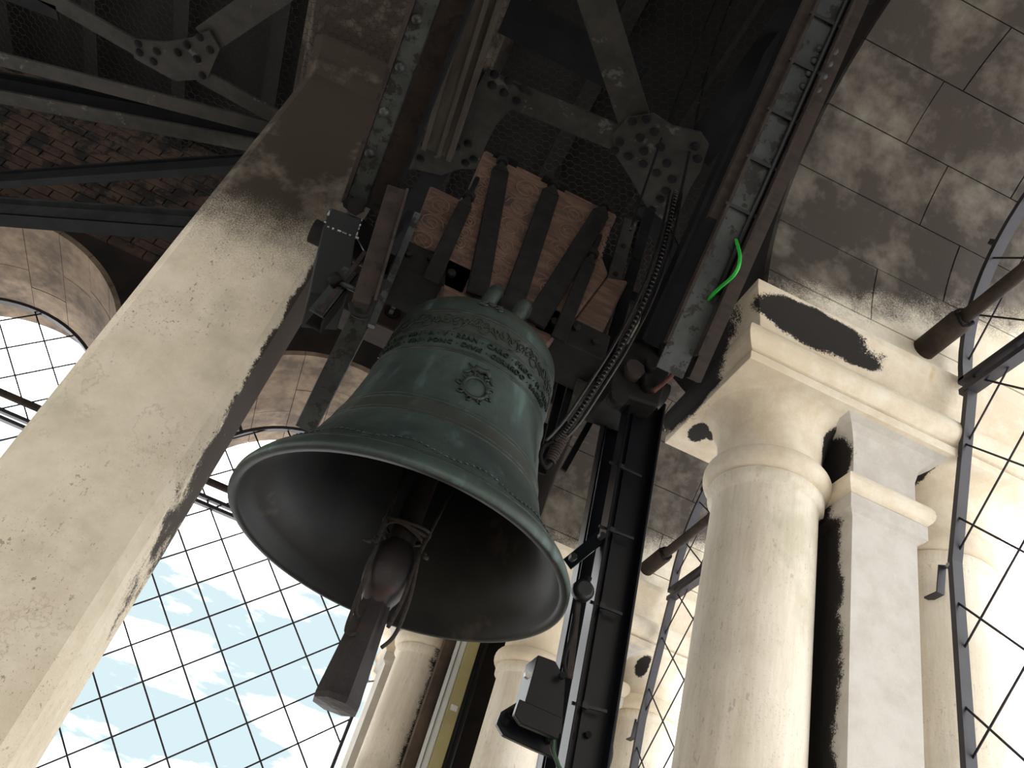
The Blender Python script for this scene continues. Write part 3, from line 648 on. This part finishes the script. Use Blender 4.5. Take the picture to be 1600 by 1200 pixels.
# ------------------------------------------------------------------ black steel post with the striker
PT = [Vector(at(*p, y=3.15)) for p in ((975, 640), (1030, 640), (875, 1190), (940, 1200))]
po = thing('steel_post', 'tall black steel channel post standing to the right of the bell', 'post', (1.15, 3.2, 0))
def edge(a, b, z): t = (z - a.z) / (b.z - a.z); return a.lerp(b, t)
zt_ = 4.36
lt, rt, lb_, rb_ = edge(PT[0], PT[2], zt_), edge(PT[1], PT[3], zt_), edge(PT[0], PT[2], 0.0), edge(PT[1], PT[3], 0.0)
w = (rt - lt).length
mid_t, mid_b = (lt + rt) / 2, (lb_ + rb_) / 2
MB().bar(mid_t, mid_b, (1, 0, 0), w * .9, .012).build('web', 'black', po)
fl_ = MB().bar(lt + Vector((0, -.03, 0)), lb_ + Vector((0, -.03, 0)), (1, 0, 0), .012, .09).build('flange', 'black', po, .002)
MB().bar(rt + Vector((0, -.02, 0)), rb_ + Vector((0, -.02, 0)), (1, 0, 0), .012, .09).build('flange', 'black', po, .002)
MB().bar(lt + Vector((.05, -.006, 0)), lb_ + Vector((.05, -.006, 0)), (1, 0, 0), .012, .03).build('rib', 'black', po)
P2 = [Vector(at(*p, y=3.36)) for p in ((945, 640), (965, 640), (855, 1120), (880, 1120))]
l2, r2, l3, r3 = edge(P2[0], P2[2], 4.45), edge(P2[1], P2[3], 4.45), edge(P2[0], P2[2], 0), edge(P2[1], P2[3], 0)
MB().bar((l2 + r2) / 2 + Vector((.02, 0, 0)), (l3 + r3) / 2 + Vector((.02, 0, 0)), (1, 0, 0), .12, .012).build('rear_channel', 'black', po)
MB().bar(l2 + Vector((0, -.03, 0)), l3 + Vector((0, -.03, 0)), (1, 0, 0), .012, .07).build('rear_flange', 'black', po, .002)
for pa, pb in (((952, 722), (1002, 745)), ((936, 822), (990, 842)), ((922, 940), (972, 960)), ((893, 1098), (948, 1112))):
    a, b = at(*pa, y=3.10), at(*pb, y=3.10)
    tie = MB().bar(a, b, (0, 0, 1), .012, .008).build('cable_tie', 'rubber', po)
    c = a.lerp(b, .35); MB().box((c.x - .012, c.y - .014, c.z - .012), (c.x + .012, c.y, c.z + .012)).build('tie_head', 'rubber', tie)
b0_, b1_ = at(886, 882, y=3.25), at(940, 838, y=3.1)
br_ = MB().bar(b0_, b1_, (b1_ - b0_).cross(ray(915, 860)) + Vector((0, .03, .02)), .055, .012).build('brace', 'black', po, .002)
for px, py in ((938, 840), (893, 873)):
    p_ = at(px, py, y=3.09); MB().tube([p_, p_ - Vector((0, .03, 0))], .016, 6, smooth=False).build('bolt', 'black', br_)
for px, py in ((893, 1150), (917, 1149)):
    p_ = at(px, py, y=3.145); MB().tube([p_, p_ - Vector((0, .018, 0))], .014, 6, smooth=False).build('bolt', 'frame_dark', po)
sk = thing('electric_striker', 'black steel bell striker unit bolted low on the post', 'striker', at(850, 1150, y=3.05))
def pp(pts, y, e, name, mat, par, bev=.003): return MB().prism([at(*p, y=y) for p in pts], e).build(name, mat, par, bev)
pp([(841, 1023), (868, 1033), (884, 1062), (878, 1150), (820, 1098)], 3.0, (0, .13, 0), 'motor_case', 'black', sk)
l1 = pp([(812, 1092), (804, 1116), (814, 1131), (872, 1155), (880, 1122)], 2.96, (0, .03, 0), 'front_plate', 'black', sk)
l2_ = pp([(776, 1131), (783, 1112), (808, 1097), (870, 1125), (872, 1187), (834, 1171), (787, 1149)], 3.06, (0, .025, 0), 'bracket_plate', 'black', sk)
for px, py, y in ((788, 1129, 3.06), (797, 1114, 3.06), (798, 1120, 3.06), (857, 1157, 3.06), (823, 1056, 3.0), (877, 1057, 2.98)):
    p_ = at(px, py, y=y); MB().tube([p_, p_ - Vector((0, .02, 0))], .014, 6, smooth=False).build('bolt', 'clip' if px == 823 else 'frame_dark', sk)
kn = at(908, 925, y=3.03)
MB().tube([kn, kn - Vector((0, .03, 0)), kn - Vector((0, .045, 0))], [.045, .045, .03], 20).build('hammer_head', 'rubber', sk)
MB().tube([kn + Vector((.01, 0, .035)), kn + Vector((.018, 0, .075))], .014, 8).build('stub', 'frame_dark', sk)
MB().tube(smooth_path([kn + Vector((-.01, .02, -.03)), at(895, 985, y=3.03), at(882, 1030, y=3.0), at(886, 1060, y=3.0)]), .008, 6).build('hammer_arm', 'iron', sk)
MB().bar(at(904, 935, y=3.05), at(890, 1060, y=3.05), (1, 0, 0), .022, .012).build('push_rod', 'rust', sk)
MB().tube(smooth_path([at(868, 1140, y=3.0), at(862, 1165, y=3.0), at(872, 1195, y=3.0), at(880, 1230, y=3.0)]), .008, 6).build('lead', 'rubber', sk)
g = tag(MB().tube(smooth_path([at(866, 1150, y=2.98), at(866, 1175, y=2.98), at(876, 1200, y=2.98), at(890, 1215, y=3.0)]), .005, 6).build('earth_wire', 'dkgreen'), 'thin dark green earth wire looping under the striker unit', 'wire')
for k in range(3):
    tag(MB().tube(smooth_path([at(940 + 3 * k, 1145, y=3.2), at(950 + 3 * k, 1165, y=3.18), at(946 + 3 * k, 1195, y=3.16), at(935, 1225, y=3.16)]), .006, 6).build('power_lead', 'rubber' if k != 1 else 'dkgreen'),
        ('black lead curving round the post foot, innermost', 'dark green lead curving round the right side of the post', 'black lead curving round the post foot, outermost')[k], 'cable')

# ------------------------------------------------------------------ drag chain, cables, green wire
dc = thing('drag_chain', 'black greasy cable drag chain curving down to a spring beside the bell', 'chain', at(930, 615, y=2.9))
path = smooth_path([at(1056, 300, y=2.75), at(1046, 350, y=2.72), at(1030, 410, y=2.7), at(1005, 475, y=2.7), at(968, 545, y=2.72), at(930, 605, y=2.76), at(893, 660, y=2.8), at(866, 690, y=2.84)], 10)
for k in (-1, 1):
    MB().tube([p + Vector((.034 * k, 0, .014 * k)) for p in path], .0075, 6).build('side_rail', 'greased', dc)
lm = MB()
for i in range(len(path) - 1):
    for t in (0,):
        c = path[i].lerp(path[i + 1], t); d = (path[i + 1] - path[i]).normalized()
        lm.tube([c - d * .007, c - d * .002, c + d * .003], [.006, .013, .006], 6)
stuff(lm.build('links', 'greased', dc))
MB().tube([p + Vector((.004, .02, 0)) for p in path], .014, 6).build('cable_core', 'rubber', dc)
e = path[-1]
MB().tube(smooth_path([e, at(850, 698, y=2.86), at(845, 715, y=2.86), at(853, 730, y=2.86), at(866, 715, y=2.86), at(878, 690, y=2.86)]), .010, 6).build('end_loop', 'iron', dc)
sa, sb = at(882, 680, y=2.84), at(858, 722, y=2.86)
ax = (sb - sa).normalized(); u1 = ax.orthogonal().normalized(); u2 = ax.cross(u1)
MB().tube([sa.lerp(sb, t / 96) + (u1 * math.cos(t * .75) + u2 * math.sin(t * .75)) * .022 for t in range(97)], .006, 5).build('spring', 'rust', dc)
for nm, lab, pts, r in (('hoist_chain', 'thin dark chain dropping from above past the right gusset plate', ((1150, -20), (1110, 90), (1084, 205), (1066, 290), (1052, 345)), .009), ('power_cable', 'black cable dropping from above onto the left of the right gusset plate', ((1125, -20), (1082, 90), (1040, 200), (1010, 285), (985, 360)), .007)):
    tag(MB().tube(smooth_path([at(*p, y=2.75) for p in pts]), r, 8).build(nm, 'rubber'), lab, 'cable')
tag(MB().tube(smooth_path([at(*p, x=XR + .03) for p in ((1150, 375), (1156, 402), (1148, 428), (1118, 456), (1094, 486), (1076, 520), (1046, 549))]) , .0085, 8).build('green_wire', 'green'), 'bright green earth wire running down the right-hand steel strut', 'wire')

# ------------------------------------------------------------------ overhead riveted frame
ZF = 5.9
tf = thing('overhead_truss', 'dark riveted steel bracing with round-headed rivets above the headstock', 'truss', at(860, 200, z=ZF))
def flat(a, b, w, mat='frame', z=ZF, t=.016, name='flat_bar', par=tf, w1=None, ext=(0, 0)):
    p0, p1 = at(*a, z=z), at(*b, z=z); d_ = (p1 - p0).normalized(); p0, p1 = p0 - d_ * ext[0], p1 + d_ * ext[1]; side = (p1 - p0).cross(Vector((0, 0, 1)))
    return MB().bar(p0, p1, side, w, t, w1 or w, t).build(name, mat, par)
flat((745, 125), (1000, 230), .17)
flat((925, -20), (1000, 215), .19, ext=(1.6, 0))
flat((790, 20), (1000, 130), .26, 'frame_dark', z=ZF + .35)
flat((1085, 245), (1270, -10), .20, 'frame_dark', z=ZF + .05, ext=(0, 1.5))
flat((1010, 320), (1060, 420), .14, 'frame_dark')
flat((700, 235), (560, 480), .15, 'frame_dark')
M['rail'] = simple('weathered_rail', srgb(46, 40, 34), srgb(62, 54, 45), 5, .85, 0, .4, stretch=(4, 1, 6))
ychan = thing('timber_channel', 'pale brown grooved timber rail running back above the left strut', 'rail', at(740, 60, z=ZF - .05))
pc0, pc1 = at(775, -60, z=ZF - .06), at(684, 236, z=ZF - .06); sdv = (pc1 - pc0).cross(Vector((0, 0, 1)))
MB().bar(pc0, pc1, sdv, .20, .05).build('rail', 'rail', ychan, .004)
for k, ww in ((-.08, .03), (.02, .025), (.085, .03)):
    o2 = sdv.normalized() * k; MB().bar(pc0 + o2 - Vector((0, 0, .035)), pc1 + o2 - Vector((0, 0, .035)), sdv, ww, .03).build('ridge', 'rail', ychan)
def gusset(pts, rv, mat='frame', z=ZF - .012, name='gusset_plate'):
    g_ = MB().prism([at(*p, z=z) for p in pts], (0, 0, -.014)).build(name, mat, tf)
    for p in rv: rivet(g_, at(*p, z=z - .014), (0, 0, -1), 'frame_dark', 1.25)
    return g_
gusset([(762, 105), (830, 150), (822, 163), (795, 172), (775, 195), (760, 224), (745, 262), (720, 262), (690, 272), (648, 262), (650, 205), (700, 195), (738, 150)],
       [(773, 116), (795, 126), (818, 138), (769, 133), (788, 145), (807, 158), (664, 228), (695, 220), (713, 229), (731, 225), (657, 248), (727, 255), (740, 249)])
gusset([(958, 208), (982, 182), (1022, 176), (1050, 195), (1095, 205), (1108, 225), (1095, 265), (1080, 290), (1062, 330), (1040, 345), (1010, 320), (985, 275), (962, 240)],
       [(988, 190), (1010, 186), (968, 222), (1000, 215), (1022, 206), (982, 244), (1006, 236), (960, 235), (1005, 256), (1032, 230), (1042, 255), (1026, 270), (1050, 280), (1040, 298), (1031, 311), (1018, 328), (1086, 228), (1090, 248)])
gusset([(205, 60), (212, 90), (275, 125), (325, 122), (345, 75), (328, 46), (300, 58), (260, 64)], [(216, 68), (218, 82), (245, 80), (278, 82), (308, 92), (240, 96), (292, 70), (312, 58), (328, 78), (316, 118)])
flat((70, -8), (215, 75), .12, ext=(2.0, 0))
flat((322, 62), (470, -40), .17, ext=(0, .5))
flat((310, 115), (405, 168), .12, ext=(0, .25))
flat((140, 128), (388, 192), .11, ext=(2.0, .3))
flat((-40, -30), (90, 20), .10, 'frame_dark')
# girders running to the pillar
def girder(a, b, label, z=ZF, h=.2, w=.11, mat='frame', web='frame_dark'):
    p0, p1 = at(*a, z=z), at(*b, z=z); d_ = (p1 - p0).normalized(); p0, p1 = p0 - d_ * 3.5, p1 + d_ * .28; gd = thing('steel_girder', label, 'girder', p0, 'girders beside the pillar')
    side = (p1 - p0).cross(Vector((0, 0, 1)))
    MB().bar(p0, p1, side, w, .018).build('lower_flange', mat, gd)
    MB().bar(p0 + Vector((0, 0, h)), p1 + Vector((0, 0, h)), side, w, .018).build('upper_flange', web, gd)
    MB().bar(p0 + Vector((0, 0, h / 2)), p1 + Vector((0, 0, h / 2)), side, .02, h).build('web', web, gd)
    return gd
girder((-30, 145), (372, 222), 'grey-edged steel girder crossing left of the pillar, uppermost', ZF)
girder((-30, 290), (360, 264), 'nearly black steel girder left of the pillar, middle one', ZF - .25, .13, .06, 'frame_dark')
girder((-30, 341), (300, 366), 'grey-topped dark girder just above the left arch', ZF - .1, .2, .13, 'frame_dark', 'girder_lit')  # lit web side coloured grey, shaded underside coloured near black
# netting under the ceiling
NZ = 6.25
hx = .032; mbn = MB()
y0n, y1n, x0n, x1n = 1.2, 5.4, -4.6, 1.35
dy = hx * 1.5; ny = int((y1n - y0n) / dy); nx = int((x1n - x0n) / (hx * math.sqrt(3)))
vs, fs = [], []
wv = .0012
def seg(a, b):
    ax, ay = a; bx, by = b; L = math.hypot(bx - ax, by - ay); nxx, nyy = -(by - ay) / L * wv, (bx - ax) / L * wv
    o = len(vs); z1, z2 = NZ + .02 * math.sin(ax * 2.1 + ay), NZ + .02 * math.sin(bx * 2.1 + by)
    vs.extend([(ax + nxx, ay + nyy, z1), (ax - nxx, ay - nyy, z1), (ax, ay, z1 + 2 * wv), (bx + nxx, by + nyy, z2), (bx - nxx, by - nyy, z2), (bx, by, z2 + 2 * wv)])
    fs.extend([(o, o + 1, o + 4, o + 3), (o + 1, o + 2, o + 5, o + 4), (o + 2, o, o + 3, o + 5)])
for j in range(ny):
    for i in range(nx):
        cx = x0n + i * hx * math.sqrt(3) + (hx * math.sqrt(3) / 2 if j % 2 else 0); cy = y0n + j * dy
        P6 = [(cx + hx * math.sin(pi / 3 * k), cy + hx * math.cos(pi / 3 * k)) for k in range(6)]
        seg(P6[0], P6[1]); seg(P6[1], P6[2]); seg(P6[2], P6[3])
me = D.meshes.new('wire_netting'); me.from_pydata(vs, [], fs); me.materials.append(M['net'])
wn = link('wire_netting', me); stuff(wn); tag(wn, 'fine hexagonal wire netting stretched overhead under the dark ceiling', 'netting')

# ------------------------------------------------------------------ grilles and tie rods in the arches
WIRE = {}
def grille(conv, c, label, aoff, zg=4.95, rr=1.13, half_lo=1.38, rails=(), wr_=.0055):
    g = thing('window_grille', label, 'grille', conv(aoff, c, .9), 'wire grilles in the arches')
    P = lambda u, z, a=0: Vector(conv(aoff + a, c + u, z))
    nrm = (P(0, 0, 1) - P(0, 0, 0))
    zz = zg
    MB().add(*ring([(rr * math.cos(t), zz + rr * math.sin(t)) for t in [pi * k / 36 for k in range(37)]], P, .034, .06)).build('arch_frame', 'frameblack', g)
    MB().add(*ring([(-rr - .02, zz), (rr + .02, zz)], P, .034, .06)).build('cross_rail', 'frameblack', g)
    MB().add(*ring([(-rr - .02, zz - .07), (rr + .02, zz - .07)], P, .034, .06)).build('cross_rail', 'frameblack', g)
    for s in (-1, 1):
        MB().add(*ring([(s * (rr - .03), zz - .06), (s * (half_lo - .10), zz - 1.0), (s * (half_lo - .11), .95)], P, .03, .055)).build('side_frame', 'frameblack', g)
        br0 = MB().add(*ring([(s * (half_lo - .10), zz - 1.03), (s * (half_lo - .02), zz - .99), (s * (half_lo - .0), zz - 1.12), (s * (half_lo + .08), zz - 1.12)], P, .008, .04)).build('wall_bracket', 'frameblack', g)
        MB().tube([P(s * (half_lo - .085), zz - 1.02, -.03), P(s * (half_lo - .085), zz - 1.02, .03)], .012, 6).build('bolt', 'clip', br0)
        tb_ = MB().add(*ring([(s * rr * .72, zz + rr * .70), (s * rr * .77, zz + rr * .76)], P, .03, .03)).build('lug', 'frameblack', g)
    for zr in rails:
        for dz in (0, .05): MB().add(*ring([(-half_lo + .1, zr + dz), (half_lo - .1, zr + dz)], P, .024, .04)).build('rail', 'frameblack', g)
    # diamond wires, every wire its own piece
    pitch = .33; s2 = math.sqrt(.5)
    def inside(u, z):
        if z >= zz: return u * u + (z - zz) ** 2 < rr * rr
        lim = rr - .03 + (half_lo - .10 - rr + .03) * min(1, (zz - z) / 1.0); return abs(u) < lim and z > .95
    for sg in (-1, 1):
        for k in range(-16, 17):
            d0 = k * pitch; run = None; t = -6.0
            ou, oz = sg * s2 * d0, 3.4 + s2 * d0       # offset perpendicular to the wire
            du, dz = s2, -sg * s2
            segs = []; cur = None
            while t < 6.0:
                u, z = ou + du * t, oz + dz * t
                if inside(u, z):
                    if cur is None: cur = t
                    last = t
                elif cur is not None: segs.append((cur, last)); cur = None
                t += .02
            for t0, t1 in segs:
                if t1 - t0 < .08: continue
                a_ = .008 * sg
                MB().tube([P(ou + du * t0, oz + dz * t0, a_), P(ou + du * t1, oz + dz * t1, a_)], wr_, 6, True).build('wire', 'wire', g)
    return g
def ring(pts, P, w, d):
    """flat-bar frame along a polyline in the (u, z) plane; w in the plane, d through it"""
    n = len(pts); vs = []; fs = []
    for i, (u, z) in enumerate(pts):
        a, b = pts[max(i - 1, 0)], pts[min(i + 1, n - 1)]; du, dz = b[0] - a[0], b[1] - a[1]; L = math.hypot(du, dz); nu, nz = -dz / L * w / 2, du / L * w / 2
        vs += [P(u + nu, z + nz, -d / 2), P(u - nu, z - nz, -d / 2), P(u - nu, z - nz, d / 2), P(u + nu, z + nz, d / 2)]
    for i in range(n - 1):
        for k in range(4): fs.append((i * 4 + k, i * 4 + (k + 1) % 4, (i + 1) * 4 + (k + 1) % 4, (i + 1) * 4 + k))
    fs += [(3, 2, 1, 0), tuple(4 * (n - 1) + k for k in range(4))]
    return vs, fs
grille(convR, 1.49, 'dark diamond-wire grille at the right edge in front of the white capital', 1.11)
grille(convR, 4.60, 'dark diamond-wire grille between the black post and the near column', 1.11)
grille(convF, -3.66, 'diamond-wire grille in the arch left of the big pillar', 1.05, 5.12, rails=(2.2,), wr_=.008)
grille(convF, -.50, 'diamond-wire grille in the arch behind the bell', 1.05, 5.12, rails=(2.2,), wr_=.008)
def tie_rod(conv, c, half, a, z, label):
    t = thing('tie_rod', label, 'rod', conv(a, c, z), 'iron tie rods across the arches')
    MB().tube([conv(a, c - half, z), conv(a, c + half, z)], .036, 14).build('rod', 'rod', t)
    for s in (-1, 1):
        MB().tube([conv(a, c + s * (half + .06), z), conv(a, c + s * (half - .24), z), conv(a, c + s * (half - .27), z)], [.064, .064, .04], 16).build('sleeve', 'rod', t)
        MB().tube([conv(a + .05 * math.cos(q), c + s * (half - .27 + .012 * math.sin(3 * q)), z + .05 * math.sin(q)) for q in [2 * pi * k / 12 for k in range(13)]], .008, 5).build('binding_wire', 'iron', t)
tie_rod(convR, 1.43, 1.27, .95, 5.17, 'rusty iron tie rod entering the wall above the nearest white capital')
tie_rod(convR, 4.66, 1.22, .95, 5.17, 'rusty iron tie rod glimpsed left of the near column')
tie_rod(convF, -3.70, 1.27, .80, 5.17, 'iron tie rod across the arch left of the pillar')
tie_rod(convF, -.46, 1.27, .80, 5.17, 'iron tie rod across the arch behind the bell')

# ------------------------------------------------------------------ cable duct in the corner
yd = 6.72
dx = lambda px, py=1100: at(px, py, y=yd).x
cd = thing('cable_duct', 'white and yellowed cable duct running up the dark corner under the bell', 'duct', (dx(700), yd, 0))
MB().box((dx(684), yd, 0), (dx(688), yd + .06, 5.4)).build('edge_strip', 'tube', cd)
MB().box((dx(690), yd + .01, 0), (dx(701), yd + .07, 5.4)).build('tube', 'tube', cd, .01)
MB().box((dx(701), yd, 0), (dx(721), yd + .08, 5.4)).build('casing', 'casing', cd, .004)
p_ = at(708, 1105, y=yd - .01); MB().box((p_.x - .02, yd - .02, p_.z - .025), (p_.x + .035, yd, p_.z + .02)).build('saddle_clip', 'tube', cd, .004)
tag(MB().tube([(dx(731), yd + .02, 0), (dx(731), yd + .02, 5.4)], .026, 10).build('conduit', 'rubber'), 'black conduit pipe beside the yellowed cable duct', 'pipe')
MB().box((dx(640) + .12, 6.80, 0), (dx(684), 6.9, 5.1)).build('corner_pilaster', 'brownstone', D.objects['wall_corner'])
